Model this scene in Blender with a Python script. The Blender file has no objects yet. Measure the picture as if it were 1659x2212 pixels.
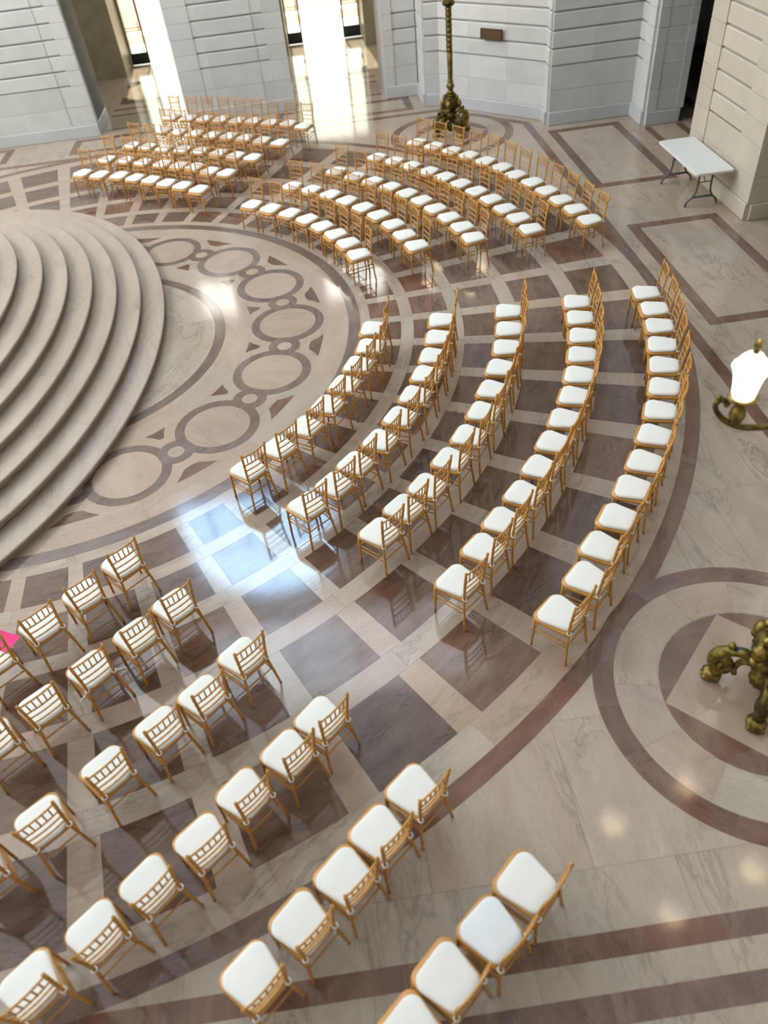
import bpy, math, random
from mathutils import Vector, Matrix

random.seed(7)
scene = bpy.context.scene
col = scene.collection
PI = math.pi

# ------------------------------------------------------------------ camera
F_PX, PITCH, ROLL, YAW = 1613.8, 0.7756, -0.1231, -0.0314
CAM = Vector((4.6095, -11.5292, 6.5))
cam_d = bpy.data.cameras.new('camera')
cam = bpy.data.objects.new('camera', cam_d)
col.objects.link(cam)
_h = Vector((-math.sin(YAW), math.cos(YAW), 0)); _r = Vector((math.cos(YAW), math.sin(YAW), 0)); _z = Vector((0, 0, 1))
_f = math.cos(PITCH) * _h - math.sin(PITCH) * _z
_u = math.sin(PITCH) * _h + math.cos(PITCH) * _z
_rt = _r * math.cos(ROLL) + _u * math.sin(ROLL)
_up = -_r * math.sin(ROLL) + _u * math.cos(ROLL)
cam.matrix_world = Matrix(((_rt.x, _up.x, -_f.x, CAM.x), (_rt.y, _up.y, -_f.y, CAM.y), (_rt.z, _up.z, -_f.z, CAM.z), (0, 0, 0, 1)))
cam_d.sensor_fit = 'VERTICAL'
cam_d.sensor_height = 36.0
cam_d.sensor_width = 27.0
cam_d.lens = F_PX / 2212.0 * 36.0
cam_d.clip_end = 400
cam_d.dof.use_dof = True
cam_d.dof.focus_distance = 9.8
cam_d.dof.aperture_fstop = 0.65
scene.camera = cam

# ------------------------------------------------------------------ world, sun, exposure
world = bpy.data.worlds.new('world')
scene.world = world
world.use_nodes = True
bg = world.node_tree.nodes['Background']
bg.inputs['Color'].default_value = (1.0, 0.995, 0.83, 1)
bg.inputs['Strength'].default_value = 3.6
sun_d = bpy.data.lights.new('sun', 'SUN')
sun_d.energy = 7.0
sun_d.angle = math.radians(1.0)
sun_d.color = (1.0, 0.95, 0.86)
sun = bpy.data.objects.new('sun', sun_d)
col.objects.link(sun)
sun.location = (0, 60, 40)
sun.rotation_euler = Vector((0.05, -math.cos(math.radians(36)), -math.sin(math.radians(36)))).to_track_quat('-Z', 'Y').to_euler()
vs = scene.view_settings
vs.view_transform = 'Standard'
vs.look = 'None'
vs.exposure = 0.34
vs.gamma = 1.0
vs.use_curve_mapping = False
try:
    scene.cycles.use_denoising = True
    scene.cycles.denoiser = 'OPENIMAGEDENOISE'
    scene.cycles.use_adaptive_sampling = True
    scene.cycles.adaptive_threshold = 0.05
    scene.cycles.adaptive_min_samples = 12
    scene.cycles.max_bounces = 4
    scene.cycles.diffuse_bounces = 2
    scene.cycles.glossy_bounces = 2
    scene.cycles.sample_clamp_indirect = 6.0
except Exception:
    pass

# ------------------------------------------------------------------ materials
def new_mat(name):
    m = bpy.data.materials.new(name)
    m.use_nodes = True
    nt = m.node_tree
    return m, nt, nt.nodes['Principled BSDF']

def N(nt, kind, **inp):
    n = nt.nodes.new(kind)
    for k, v in inp.items():
        if k in n.inputs: n.inputs[k].default_value = v
        else: setattr(n, k, v)
    return n

def ramp(nt, stops):
    r = nt.nodes.new('ShaderNodeValToRGB')
    el = r.color_ramp.elements
    while len(el) < len(stops): el.new(0.5)
    for e, (p, c) in zip(el, stops):
        e.position = p
        e.color = (*c, 1) if len(c) == 3 else c
    return r

def rnd_coords(nt, stretch=(1, 1, 1), rot=(0, 0, 0), spread=40.0):
    tc = nt.nodes.new('ShaderNodeTexCoord')
    oi = nt.nodes.new('ShaderNodeObjectInfo')
    mul = N(nt, 'ShaderNodeVectorMath', operation='SCALE')
    comb = nt.nodes.new('ShaderNodeCombineXYZ')
    comb.inputs[0].default_value = 1.0; comb.inputs[1].default_value = 0.63; comb.inputs[2].default_value = 0.37
    nt.links.new(comb.outputs[0], mul.inputs[0])
    sc = N(nt, 'ShaderNodeMath', operation='MULTIPLY'); sc.inputs[1].default_value = spread
    nt.links.new(oi.outputs['Random'], sc.inputs[0])
    nt.links.new(sc.outputs[0], mul.inputs['Scale'])
    add = N(nt, 'ShaderNodeVectorMath', operation='ADD')
    nt.links.new(tc.outputs['Object'], add.inputs[0]); nt.links.new(mul.outputs[0], add.inputs[1])
    mp = nt.nodes.new('ShaderNodeMapping')
    mp.inputs['Rotation'].default_value = rot
    mp.inputs['Scale'].default_value = stretch
    nt.links.new(add.outputs[0], mp.inputs['Vector'])
    return mp.outputs[0], oi.outputs['Random']

def marble(name, base, alt, vein, rough=0.16, vein_amt=0.75, tint=0.10, scale=1.0, rot=0.6, stretch=2.6, spec=0.5, grain=0.07, sat=(0.90, 1.10)):
    m, nt, p = new_mat(name)
    vec, rnd = rnd_coords(nt, (stretch * scale, 0.8 * scale, scale), (0, 0, rot))
    n1 = N(nt, 'ShaderNodeTexNoise', Scale=1.5, Detail=3.0, Roughness=0.6)
    n2 = N(nt, 'ShaderNodeTexNoise', Scale=0.9, Detail=5.0, Roughness=0.62, Distortion=0.9)
    n3 = N(nt, 'ShaderNodeTexNoise', Scale=26.0, Detail=1.0)
    for n in (n1, n2, n3): nt.links.new(vec, n.inputs['Vector'])
    r1 = ramp(nt, [(0.30, base), (0.70, alt)])
    nt.links.new(n1.outputs['Fac'], r1.inputs['Fac'])
    # veins: thin band where the noise crosses 0.5
    sub = N(nt, 'ShaderNodeMath', operation='SUBTRACT'); sub.inputs[1].default_value = 0.5
    nt.links.new(n2.outputs['Fac'], sub.inputs[0])
    ab = N(nt, 'ShaderNodeMath', operation='ABSOLUTE'); nt.links.new(sub.outputs[0], ab.inputs[0])
    rv = ramp(nt, [(0.0, (1, 1, 1)), (0.010, (0.45, 0.45, 0.45)), (0.035, (0, 0, 0))])
    nt.links.new(ab.outputs[0], rv.inputs['Fac'])
    fac = N(nt, 'ShaderNodeMath', operation='MULTIPLY'); fac.inputs[1].default_value = vein_amt
    nt.links.new(rv.outputs['Color'], fac.inputs[0])
    # veins fade in and out
    n4 = N(nt, 'ShaderNodeTexNoise', Scale=0.7, Detail=0.0); nt.links.new(vec, n4.inputs['Vector'])
    r4 = ramp(nt, [(0.42, (0, 0, 0)), (0.62, (1, 1, 1))]); nt.links.new(n4.outputs['Fac'], r4.inputs['Fac'])
    fac2 = N(nt, 'ShaderNodeMath', operation='MULTIPLY')
    nt.links.new(fac.outputs[0], fac2.inputs[0]); nt.links.new(r4.outputs['Color'], fac2.inputs[1])
    mx = N(nt, 'ShaderNodeMix', data_type='RGBA')
    nt.links.new(fac2.outputs[0], mx.inputs[0]); nt.links.new(r1.outputs['Color'], mx.inputs[6])
    mx.inputs[7].default_value = (*vein, 1)
    # grain + per-piece tint
    hsv = nt.nodes.new('ShaderNodeHueSaturation')
    nt.links.new(mx.outputs[2], hsv.inputs['Color'])
    mr = N(nt, 'ShaderNodeMapRange'); mr.inputs['To Min'].default_value = 1 - tint; mr.inputs['To Max'].default_value = 1 + tint
    nt.links.new(rnd, mr.inputs['Value'])
    gr = N(nt, 'ShaderNodeMapRange'); gr.inputs['To Min'].default_value = 1 - grain * 2; gr.inputs['To Max'].default_value = 1 + grain * 2
    nt.links.new(n3.outputs['Fac'], gr.inputs['Value'])
    mm = N(nt, 'ShaderNodeMath', operation='MULTIPLY')
    nt.links.new(mr.outputs[0], mm.inputs[0]); nt.links.new(gr.outputs[0], mm.inputs[1])
    nt.links.new(mm.outputs[0], hsv.inputs['Value'])
    # hue wander between pieces
    hr = N(nt, 'ShaderNodeMath', operation='FRACT'); ml = N(nt, 'ShaderNodeMath', operation='MULTIPLY'); ml.inputs[1].default_value = 17.0
    nt.links.new(rnd, ml.inputs[0]); nt.links.new(ml.outputs[0], hr.inputs[0])
    sr = N(nt, 'ShaderNodeMapRange'); sr.inputs['To Min'].default_value = sat[0]; sr.inputs['To Max'].default_value = sat[1]
    nt.links.new(hr.outputs[0], sr.inputs['Value']); nt.links.new(sr.outputs[0], hsv.inputs['Saturation'])
    nt.links.new(hsv.outputs['Color'], p.inputs['Base Color'])
    rr = N(nt, 'ShaderNodeMapRange'); rr.inputs['To Min'].default_value = rough * 0.75; rr.inputs['To Max'].default_value = rough * 1.3
    nt.links.new(n1.outputs['Fac'], rr.inputs['Value']); nt.links.new(rr.outputs[0], p.inputs['Roughness'])
    p.inputs['Specular IOR Level'].default_value = spec
    return m

def plain(name, color, rough=0.5, metal=0.0, var=0.06, nscale=8.0, bump=0.0, spec=0.5):
    m, nt, p = new_mat(name)
    vec, rnd = rnd_coords(nt)
    n1 = N(nt, 'ShaderNodeTexNoise', Scale=nscale, Detail=3.0); nt.links.new(vec, n1.inputs['Vector'])
    d = tuple(c * (1 - var) for c in color); l = tuple(min(1, c * (1 + var)) for c in color)
    r1 = ramp(nt, [(0.3, d), (0.7, l)]); nt.links.new(n1.outputs['Fac'], r1.inputs['Fac'])
    hsv = nt.nodes.new('ShaderNodeHueSaturation'); nt.links.new(r1.outputs['Color'], hsv.inputs['Color'])
    mr = N(nt, 'ShaderNodeMapRange'); mr.inputs['To Min'].default_value = 1 - var; mr.inputs['To Max'].default_value = 1 + var
    nt.links.new(rnd, mr.inputs['Value']); nt.links.new(mr.outputs[0], hsv.inputs['Value'])
    nt.links.new(hsv.outputs['Color'], p.inputs['Base Color'])
    p.inputs['Roughness'].default_value = rough; p.inputs['Metallic'].default_value = metal
    p.inputs['Specular IOR Level'].default_value = spec
    if bump > 0:
        b = N(nt, 'ShaderNodeBump', Strength=bump, Distance=0.01)
        n5 = N(nt, 'ShaderNodeTexNoise', Scale=nscale * 6, Detail=2.0); nt.links.new(vec, n5.inputs['Vector'])
        nt.links.new(n5.outputs['Fac'], b.inputs['Height']); nt.links.new(b.outputs[0], p.inputs['Normal'])
    return m

def glow(name, color, strength):
    m, nt, p = new_mat(name)
    p.inputs['Base Color'].default_value = (*color, 1)
    p.inputs['Emission Color'].default_value = (*color, 1)
    p.inputs['Emission Strength'].default_value = strength
    p.inputs['Roughness'].default_value = 0.3
    return m

def glass(name, color=(0.96, 0.98, 0.96)):
    m = bpy.data.materials.new(name); m.use_nodes = True
    nt = m.node_tree; nt.nodes.clear()
    o = nt.nodes.new('ShaderNodeOutputMaterial'); t = nt.nodes.new('ShaderNodeBsdfTransparent'); g = nt.nodes.new('ShaderNodeBsdfGlossy')
    t.inputs[0].default_value = (*color, 1); g.inputs['Roughness'].default_value = 0.02
    f = nt.nodes.new('ShaderNodeFresnel'); f.inputs[0].default_value = 1.45
    mx = nt.nodes.new('ShaderNodeMixShader')
    nt.links.new(f.outputs[0], mx.inputs[0]); nt.links.new(t.outputs[0], mx.inputs[1]); nt.links.new(g.outputs[0], mx.inputs[2]); nt.links.new(mx.outputs[0], o.inputs[0])
    return m

M = {}
M['light'] = marble('light_marble', (0.388, 0.295, 0.222), (0.450, 0.352, 0.272), (0.19, 0.155, 0.13), rough=0.095, vein_amt=0.65, tint=0.04, grain=0.06)
M['pink'] = marble('rosy_marble', (0.395, 0.278, 0.206), (0.450, 0.330, 0.252), (0.22, 0.165, 0.135), rough=0.095, vein_amt=0.45, tint=0.04, grain=0.06)
M['dark'] = marble('dark_marble', (0.128, 0.072, 0.050), (0.200, 0.124, 0.091), (0.055, 0.035, 0.029), rough=0.085, vein_amt=0.75, tint=0.16, scale=1.8, grain=0.15, sat=(0.80, 1.2))
M['brown'] = marble('brown_marble', (0.146, 0.078, 0.056), (0.215, 0.126, 0.094), (0.07, 0.045, 0.037), rough=0.095, vein_amt=0.65, tint=0.14, scale=1.6, grain=0.12, sat=(0.8, 1.2))
M['mauve'] = marble('mauve_marble', (0.150, 0.100, 0.080), (0.215, 0.152, 0.125), (0.08, 0.055, 0.045), rough=0.095, vein_amt=0.6, tint=0.10, scale=1.6, grain=0.12, sat=(0.85, 1.1))
M['step'] = marble('step_marble', (0.375, 0.283, 0.212), (0.435, 0.340, 0.265), (0.24, 0.19, 0.155), rough=0.30, vein_amt=0.45, tint=0.025, sat=(0.95, 1.05))
M['stone_warm'] = plain('warm_wall_stone', (0.53, 0.455, 0.345), 0.6, var=0.05, nscale=2.2, bump=0.05)
M['stone_shaded'] = plain('shaded_wall_stone', (0.24, 0.215, 0.14), 0.4, var=0.15, nscale=2.5)  # wall stone darkened to olive; the loggia's shade is put into its colour
M['stone'] = plain('wall_stone', (0.62, 0.608, 0.575), 0.62, var=0.055, nscale=2.2, bump=0.05)
M['stone_core'] = plain('wall_stone_core', (0.40, 0.38, 0.345), 0.7, var=0.05, nscale=2.0)
M['grout'] = plain('floor_bed', (0.20, 0.17, 0.145), 0.6)
M['wood'] = plain('gold_wood', (0.57, 0.262, 0.052), 0.36, var=0.10, nscale=14.0)
M['cushion'] = plain('ivory_cushion', (0.83, 0.79, 0.715), 0.92, var=0.015, nscale=9.0, bump=0.05, spec=0.2)
M['cushion_cool'] = plain('white_cushion', (0.78, 0.775, 0.76), 0.92, var=0.015, nscale=9.0, bump=0.05, spec=0.2)
M['tie'] = plain('cushion_tie', (0.82, 0.76, 0.68), 0.9, var=0.03)
M['bronze'] = plain('gilded_bronze', (0.19, 0.135, 0.034), 0.30, metal=0.9, var=0.6, nscale=22.0, bump=0.6)
M['verdigris'] = plain('blue_enamel', (0.03, 0.09, 0.14), 0.35, metal=0.3, var=0.2)
M['plaque'] = plain('bronze_plaque', (0.10, 0.055, 0.025), 0.45, metal=0.5, var=0.2, nscale=30)
M['plastic'] = plain('white_plastic', (0.72, 0.70, 0.65), 0.5, var=0.02)
M['grey_metal'] = plain('grey_steel', (0.10, 0.10, 0.095), 0.45, metal=0.4, var=0.1)
M['paper'] = plain('fuchsia_paper', (0.80, 0.012, 0.17), 0.7, var=0.03)
M['door_metal'] = plain('door_bronze', (0.10, 0.085, 0.05), 0.35, metal=0.6, var=0.15)
M['kick'] = plain('kick_plate', (0.008, 0.014, 0.020), 0.35, var=0.2)
M['glass'] = glass('clear_glass')
M['globe'] = glow('lamp_globe_glass', (1.0, 0.90, 0.74), 2.6)
M['globe_lid'] = glow('lamp_lid_glass', (1.0, 0.92, 0.80), 1.0)
M['sky_pane'] = glow('daylit_pane', (0.42, 0.69, 1.0), 18.0)
M['fill_north'] = glow('ceiling_fill_glow', (0.96, 0.97, 1.0), 2.4)  # glow of the added ceiling panes that fill the hall with light
M['pane_west'] = glow('west_pane', (0.90, 0.955, 1.0), 8.0)
M['plinth'] = plain('plinth_stone', (0.55, 0.56, 0.55), 0.5, var=0.04, nscale=2.2)
M['fan_pane'] = glow('daylit_fan_pane', (0.98, 0.98, 0.92), 7.0)
M['brick'] = plain('brick_paving', (0.27, 0.14, 0.09), 0.8, var=0.15, nscale=12)
M['paving'] = plain('pale_paving', (0.62, 0.56, 0.47), 0.8, var=0.05)

# ------------------------------------------------------------------ mesh helpers
def mesh_from(name, verts, faces, smooth=False):
    me = bpy.data.meshes.new(name)
    me.from_pydata([tuple(v) for v in verts], [], faces)
    me.update()
    if smooth:
        me.polygons.foreach_set('use_smooth', [True] * len(me.polygons))
    return me

def obj(name, me, mat=None, parent=None, loc=(0, 0, 0), rz=0.0):
    if mat is not None and not me.materials:
        me.materials.append(M[mat] if isinstance(mat, str) else mat)
    o = bpy.data.objects.new(name, me)
    col.objects.link(o)
    o.location = loc
    o.rotation_euler = (0, 0, rz)
    if parent is not None: o.parent = parent
    return o

def empty(name, loc=(0, 0, 0), rz=0.0):
    o = bpy.data.objects.new(name, None)
    o.empty_display_size = 0.1
    col.objects.link(o)
    o.location = loc
    o.rotation_euler = (0, 0, rz)
    return o

def tag(o, label=None, cat=None, group=None, kind=None):
    if label: o['label'] = label
    if cat: o['category'] = cat
    if group: o['group'] = group
    if kind: o['kind'] = kind
    return o

class MB:
    """collects verts and faces"""
    def __init__(self): self.v = []; self.f = []
    def add(self, verts, faces):
        b = len(self.v); self.v += [tuple(v) for v in verts]; self.f += [tuple(i + b for i in f) for f in faces]
        return self
    def box(self, x0, x1, y0, y1, z0, z1):
        v = [(x0, y0, z0), (x1, y0, z0), (x1, y1, z0), (x0, y1, z0), (x0, y0, z1), (x1, y0, z1), (x1, y1, z1), (x0, y1, z1)]
        return self.add(v, [(3, 2, 1, 0), (4, 5, 6, 7), (0, 1, 5, 4), (1, 2, 6, 5), (2, 3, 7, 6), (3, 0, 4, 7)])
    def prism(self, poly, z0, z1):
        n = len(poly)
        a = sum(poly[i][0] * poly[(i + 1) % n][1] - poly[(i + 1) % n][0] * poly[i][1] for i in range(n))
        if a < 0: poly = poly[::-1]
        v = [(x, y, z0) for x, y in poly] + [(x, y, z1) for x, y in poly]
        f = [tuple(range(n - 1, -1, -1)), tuple(range(n, 2 * n))] + [(i, (i + 1) % n, n + (i + 1) % n, n + i) for i in range(n)]
        return self.add(v, f)
    def lathe(self, prof, n=20, c=(0, 0, 0), flute=0.0, flutes=0):
        v = []; f = []
        for (r, z) in prof:
            for i in range(n):
                a = 2 * PI * i / n
                rr = r * (1 + flute * math.cos(flutes * a)) if flutes else r
                v.append((c[0] + rr * math.cos(a), c[1] + rr * math.sin(a), c[2] + z))
        m = len(prof)
        for j in range(m - 1):
            for i in range(n):
                f.append((j * n + i, j * n + (i + 1) % n, (j + 1) * n + (i + 1) % n, (j + 1) * n + i))
        f.append(tuple(range(n - 1, -1, -1))); f.append(tuple((m - 1) * n + i for i in range(n)))
        return self.add(v, f)
    def tube(self, pts, rad, n=8, closed=False):
        pts = [Vector(p) for p in pts]; m = len(pts)
        if not hasattr(rad, '__len__'): rad = [rad] * m
        v = []; f = []
        t0 = (pts[1] - pts[0]).normalized()
        up = Vector((0, 0, 1)) if abs(t0.z) < 0.9 else Vector((0, 1, 0))
        side = t0.cross(up).normalized()
        for i in range(m):
            if closed: t = (pts[(i + 1) % m] - pts[i - 1]).normalized()
            else: t = (pts[min(i + 1, m - 1)] - pts[max(i - 1, 0)]).normalized()
            side = (side - t * side.dot(t)).normalized()
            nn = t.cross(side)
            for k in range(n):
                a = 2 * PI * k / n
                v.append(pts[i] + (side * math.cos(a) + nn * math.sin(a)) * rad[i])
        rng = m if closed else m - 1
        for i in range(rng):
            for k in range(n):
                i2 = (i + 1) % m
                f.append((i * n + k, i * n + (k + 1) % n, i2 * n + (k + 1) % n, i2 * n + k))
        if not closed:
            f.append(tuple(range(n - 1, -1, -1))); f.append(tuple((m - 1) * n + k for k in range(n)))
        return self.add(v, f)
    def ball(self, c, r, n=10, m=7, sz=(1, 1, 1)):
        prof = []
        v = []; f = []
        for j in range(m + 1):
            th = -PI / 2 + PI * j / m
            rr = max(math.cos(th), 0.02)
            for i in range(n):
                a = 2 * PI * i / n
                v.append((c[0] + r * sz[0] * rr * math.cos(a), c[1] + r * sz[1] * rr * math.sin(a), c[2] + r * sz[2] * math.sin(th)))
        for j in range(m):
            for i in range(n): f.append((j * n + i, j * n + (i + 1) % n, (j + 1) * n + (i + 1) % n, (j + 1) * n + i))
        f.append(tuple(range(n - 1, -1, -1))); f.append(tuple(m * n + i for i in range(n)))
        return self.add(v, f)
    def mesh(self, name, smooth=False): return mesh_from(name, self.v, self.f, smooth)
    def build(self, name, mat, parent=None, loc=(0, 0, 0), rz=0.0, smooth=False):
        return obj(name, self.mesh(name, smooth), mat, parent, loc, rz)

def box_mesh(name, x0, x1, y0, y1, z0, z1): return MB().box(x0, x1, y0, y1, z0, z1).mesh(name)

def spline(ctrl, per=6):
    """Catmull-Rom through control points"""
    P = [Vector(c) for c in ctrl]; P = [P[0] * 2 - P[1]] + P + [P[-1] * 2 - P[-2]]
    out = []
    for i in range(1, len(P) - 2):
        for k in range(per):
            t = k / per
            a, b, c, d = P[i - 1], P[i], P[i + 1], P[i + 2]
            out.append(0.5 * ((2 * b) + (c - a) * t + (2 * a - 5 * b + 4 * c - d) * t * t + (3 * b - a - 3 * c + d) * t ** 3))
    out.append(P[-2])
    return out

def resample_radii(ctrl_r, n):
    m = len(ctrl_r) - 1; out = []
    for i in range(n):
        t = i / (n - 1) * m; k = min(int(t), m - 1); out.append(ctrl_r[k] * (1 - (t - k)) + ctrl_r[k + 1] * (t - k))
    return out

# ------------------------------------------------------------------ floor
GAP = 0.0010            # half a joint
Z_SLAB, Z_BAND, Z_TILE, Z_MED, Z_INLAY = 0.0, 0.0010, 0.0018, 0.0026, 0.0032
STAIR_X, STAIR_A, STAIR_B, TREAD_A, TREAD_B, RISE = -2.69, 4.31, 6.50, 0.38, 0.447, 0.138

floor = tag(obj('floor', box_mesh('floor', -9, 22, -16, 19.2, -0.10, -0.012), 'grout'), 'polished inlaid marble floor of the rotunda', 'floor', kind='structure')

def under_stairs(x, y, m=0.35):
    if x < STAIR_X: return abs(y) < STAIR_B - m
    return math.hypot((x - STAIR_X) / (STAIR_A - m), y / (STAIR_B - m)) < 1

def sector_mesh(name, r0, r1, half, z1, n=6, z0=-0.012):
    """tile between two radii, centred on angle 0, joints left on every side"""
    r0 += GAP; r1 -= GAP
    outer = []; inner = []
    for i in range(n + 1):
        t = -1 + 2 * i / n
        ao = t * (half - GAP / r1); ai = t * (half - GAP / max(r0, 0.05))
        outer.append((r1 * math.cos(ao), r1 * math.sin(ao))); inner.append((r0 * math.cos(ai), r0 * math.sin(ai)))
    v = [(x, y, z1) for x, y in outer + inner] + [(x, y, z0) for x, y in outer + inner]
    k = n + 1; f = []; b = 2 * k
    for i in range(n):
        f.append((k + i, i, i + 1, k + i + 1))                         # top
        f.append((i, b + i, b + i + 1, i + 1))                           # outer side
        f.append((k + i + 1, b + k + i + 1, b + k + i, k + i))           # inner side
    f.append((0, k, b + k, b)); f.append((n, b + n, b + k + n, k + n))
    return mesh_from(name, v, f)

alt_mesh = {}
def ring(name, r0, r1, step_deg, mat, z1, parent, c=(0, 0), a0=-180.0, rng=(-180, 180), offs=0.0, cover=None, n=6):
    half = math.radians((cover if cover else step_deg) / 2)
    me = sector_mesh(name, r0, r1, half, z1, n)
    cnt = int(round(360 / step_deg)); rm = (r0 + r1) / 2
    for i in range(cnt):
        a = a0 + offs + i * step_deg
        aw = (a + 180) % 360 - 180
        if not (rng[0] <= aw <= rng[1]): continue
        x, y = c[0] + rm * math.cos(math.radians(a)), c[1] + rm * math.sin(math.radians(a))
        if under_stairs(x, y): continue
        if mat == 'light' and random.random() < 0.35:
            if (name, r0) not in alt_mesh: alt_mesh[name, r0] = me.copy(); alt_mesh[name, r0].materials.clear()
            obj(name, alt_mesh[name, r0], 'pink', parent, (c[0], c[1], 0), math.radians(a)); continue
        obj(name, me, mat, parent, (c[0], c[1], 0), math.radians(a))

VIS = (-118, 128)
W_DEG = 5.55
R_IN = [5.139, 5.853, 6.666, 7.595, 8.650]
R_OUT = [5.644, 6.450, 7.341, 8.366, 9.526]
for i in range(5):                                                    # five rows of dark slabs and the pale bars between them
    ring('dark_tile', R_IN[i], R_OUT[i], 7.5, 'dark', Z_TILE, floor, rng=VIS, cover=W_DEG)
    ring('radial_strip', R_IN[i], R_OUT[i], 7.5, 'light', Z_TILE, floor, rng=VIS, cover=7.5 - W_DEG, offs=3.75, n=3)
edges = [4.969] + [e for p in zip(R_IN, R_OUT) for e in p] + [9.856]
for i in range(0, len(edges), 2):
    ring('ring_strip', edges[i], edges[i + 1], 7.5, 'light', Z_TILE, floor, rng=VIS)
ring('brown_ring', 9.856, 10.049, 11.25, 'brown', Z_TILE, floor, rng=VIS)
ring('brown_ring', 4.772, 4.969, 15.0, 'mauve', Z_TILE, floor, rng=(-130, 140), offs=4)
ring('brown_ring', 2.49, 2.665, 22.5, 'mauve', Z_TILE, floor, rng=(-120, 120), offs=7)
ring('pale_sector', 2.665, 4.772, 22.5, 'light', Z_TILE, floor, rng=(-140, 140), offs=11.25, n=12)
pm = sector_mesh('pale_sector', 0.02, 2.49, math.radians(12), Z_TILE, 8)
for k in range(-4, 5): obj('pale_sector', pm, 'light', floor, (0, 0, 0), math.radians(24 * k))

def polar(r, a): return (r * math.cos(math.radians(a)), r * math.sin(math.radians(a)))
def annulus_mesh(name, r0, r1, z1, n=40):
    v = []; f = []
    for i in range(n):
        a = 2 * PI * i / n
        c, s = math.cos(a), math.sin(a)
        v += [(r0 * c, r0 * s, z1), (r1 * c, r1 * s, z1), (r1 * c, r1 * s, 0.0), (r0 * c, r0 * s, 0.0)]
    for i in range(n):
        a = i * 4; b = ((i + 1) % n) * 4
        f += [(a, a + 1, b + 1, b), (a + 1, a + 2, b + 2, b + 1), (a + 3, a, b, b + 3)]
    return mesh_from(name, v, f)
def disc_mesh(name, r, z1, n=32):
    return MB().prism([(r * math.cos(2 * PI * i / n), r * math.sin(2 * PI * i / n)) for i in range(n)], 0.0, z1).mesh(name)

big_ring = annulus_mesh('circle_band', 0.480, 0.621, Z_INLAY); big_disc = disc_mesh('circle_disc', 0.479, Z_INLAY)
small_ring = annulus_mesh('knot_band', 0.120, 0.262, Z_INLAY + 0.0004, 24); small_disc = disc_mesh('knot_disc', 0.119, Z_INLAY + 0.0004, 20)
def tri_mesh(name, pts): return MB().prism(pts, 0.0, Z_INLAY).mesh(name)
arc_out = [polar(4.352, t) for t in (-4.3, -2.15, 0, 2.15, 4.3)]
tri_out = tri_mesh('spandrel', arc_out + [polar(4.255, 2.75), polar(4.165, 1.55), polar(4.150, 0), polar(4.165, -1.55), polar(4.255, -2.75)])
tri_in = tri_mesh('spandrel', [polar(3.115, t) for t in (-3.0, 0, 3.0)] + [polar(3.20, 1.7), polar(3.32, 0.6), polar(3.32, -0.6), polar(3.20, -1.7)])
for k in range(16):
    a = -180 + 22.5 * k
    x, y = polar(3.735, a)
    if abs((a + 180) % 360 - 180) <= 115 and not under_stairs(x, y, 0.5):
        obj('circle_band', big_ring, 'mauve', floor, (x, y, 0), math.radians(a))
        obj('circle_disc', big_disc, 'pink', floor, (x, y, 0), math.radians(a + 90))
    a += 11.25
    x, y = polar(3.735, a)
    if abs((a + 180) % 360 - 180) <= 115 and not under_stairs(x, y, 0.3):
        obj('knot_band', small_ring, 'mauve', floor, (x, y, 0), math.radians(a))
        obj('knot_disc', small_disc, 'pink', floor, (x, y, 0), math.radians(a))
        obj('spandrel', tri_out, 'dark', floor, (0, 0, 0), math.radians(a))
        obj('spandrel', tri_in, 'dark', floor, (0, 0, 0), math.radians(a))

# pale paving outside the great circle
SL = 1.34
slab = {}
def put_slab(x0, x1, y0, y1, z=Z_SLAB):
    key = (round(x1 - x0, 3), round(y1 - y0, 3))
    if key not in slab:
        w, h = key
        slab[key] = box_mesh('pale_slab', -w / 2 + GAP, w / 2 - GAP, -h / 2 + GAP, h / 2 - GAP, -0.012, 0.0)
    obj('pale_slab', slab[key], 'light', floor, ((x0 + x1) / 2, (y0 + y1) / 2, z))
ix = -4
for i in range(-4, 11):
    for j in range(-9, 9):
        x0, y0 = i * SL, j * SL
        sh = (0.5 * SL if j % 2 else 0)
        x0 += sh
        far = max(math.hypot(a, b) for a in (x0, x0 + SL) for b in (y0, y0 + SL))
        if far < 9.9 or under_stairs(x0 + SL / 2, y0 + SL / 2, 0.9): continue
        if y0 + SL > 12.1 or x0 > 13.8: continue
        put_slab(x0, x0 + SL, y0, y0 + SL)
for i in range(-6, 10):                                               # loggia behind the piers
    for j in range(9, 14):
        put_slab(i * SL, i * SL + SL, j * SL, j * SL + SL)

def rect(name, x0, x1, y0, y1, mat='brown', z=Z_BAND):
    obj(name, box_mesh(name, -(x1 - x0) / 2, (x1 - x0) / 2, -(y1 - y0) / 2, (y1 - y0) / 2, -0.004, z), mat, floor, ((x0 + x1) / 2, (y0 + y1) / 2, 0))
def band_x(x0, x1, ya, yb, seg=1.3):
    n = max(1, round((yb - ya) / seg)); h = (yb - ya) / n
    for i in range(n): rect('brown_band', x0, x1, ya + i * h + GAP, ya + (i + 1) * h - GAP)
def band_y(y0, y1, xa, xb, seg=1.3):
    n = max(1, round((xb - xa) / seg)); h = (xb - xa) / n
    for i in range(n): rect('brown_band', xa + i * h + GAP, xa + (i + 1) * h - GAP, y0, y1)
CH = 8.14
band_x(9.856, 10.045, -CH, CH)
band_y(9.856, 10.045, -CH, CH)
band_y(-10.03, -9.85, -CH, CH)
def panel(x0, x1, y0, y1, w=0.2):
    e = GAP
    rect('brown_border', x0, x0 + w, y0 + w + e, y1 - w - e); rect('brown_border', x1 - w, x1, y0 + w + e, y1 - w - e)
    rect('brown_border', x0, x1, y0, y0 + w); rect('brown_border', x0, x1, y1 - w, y1)
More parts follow.
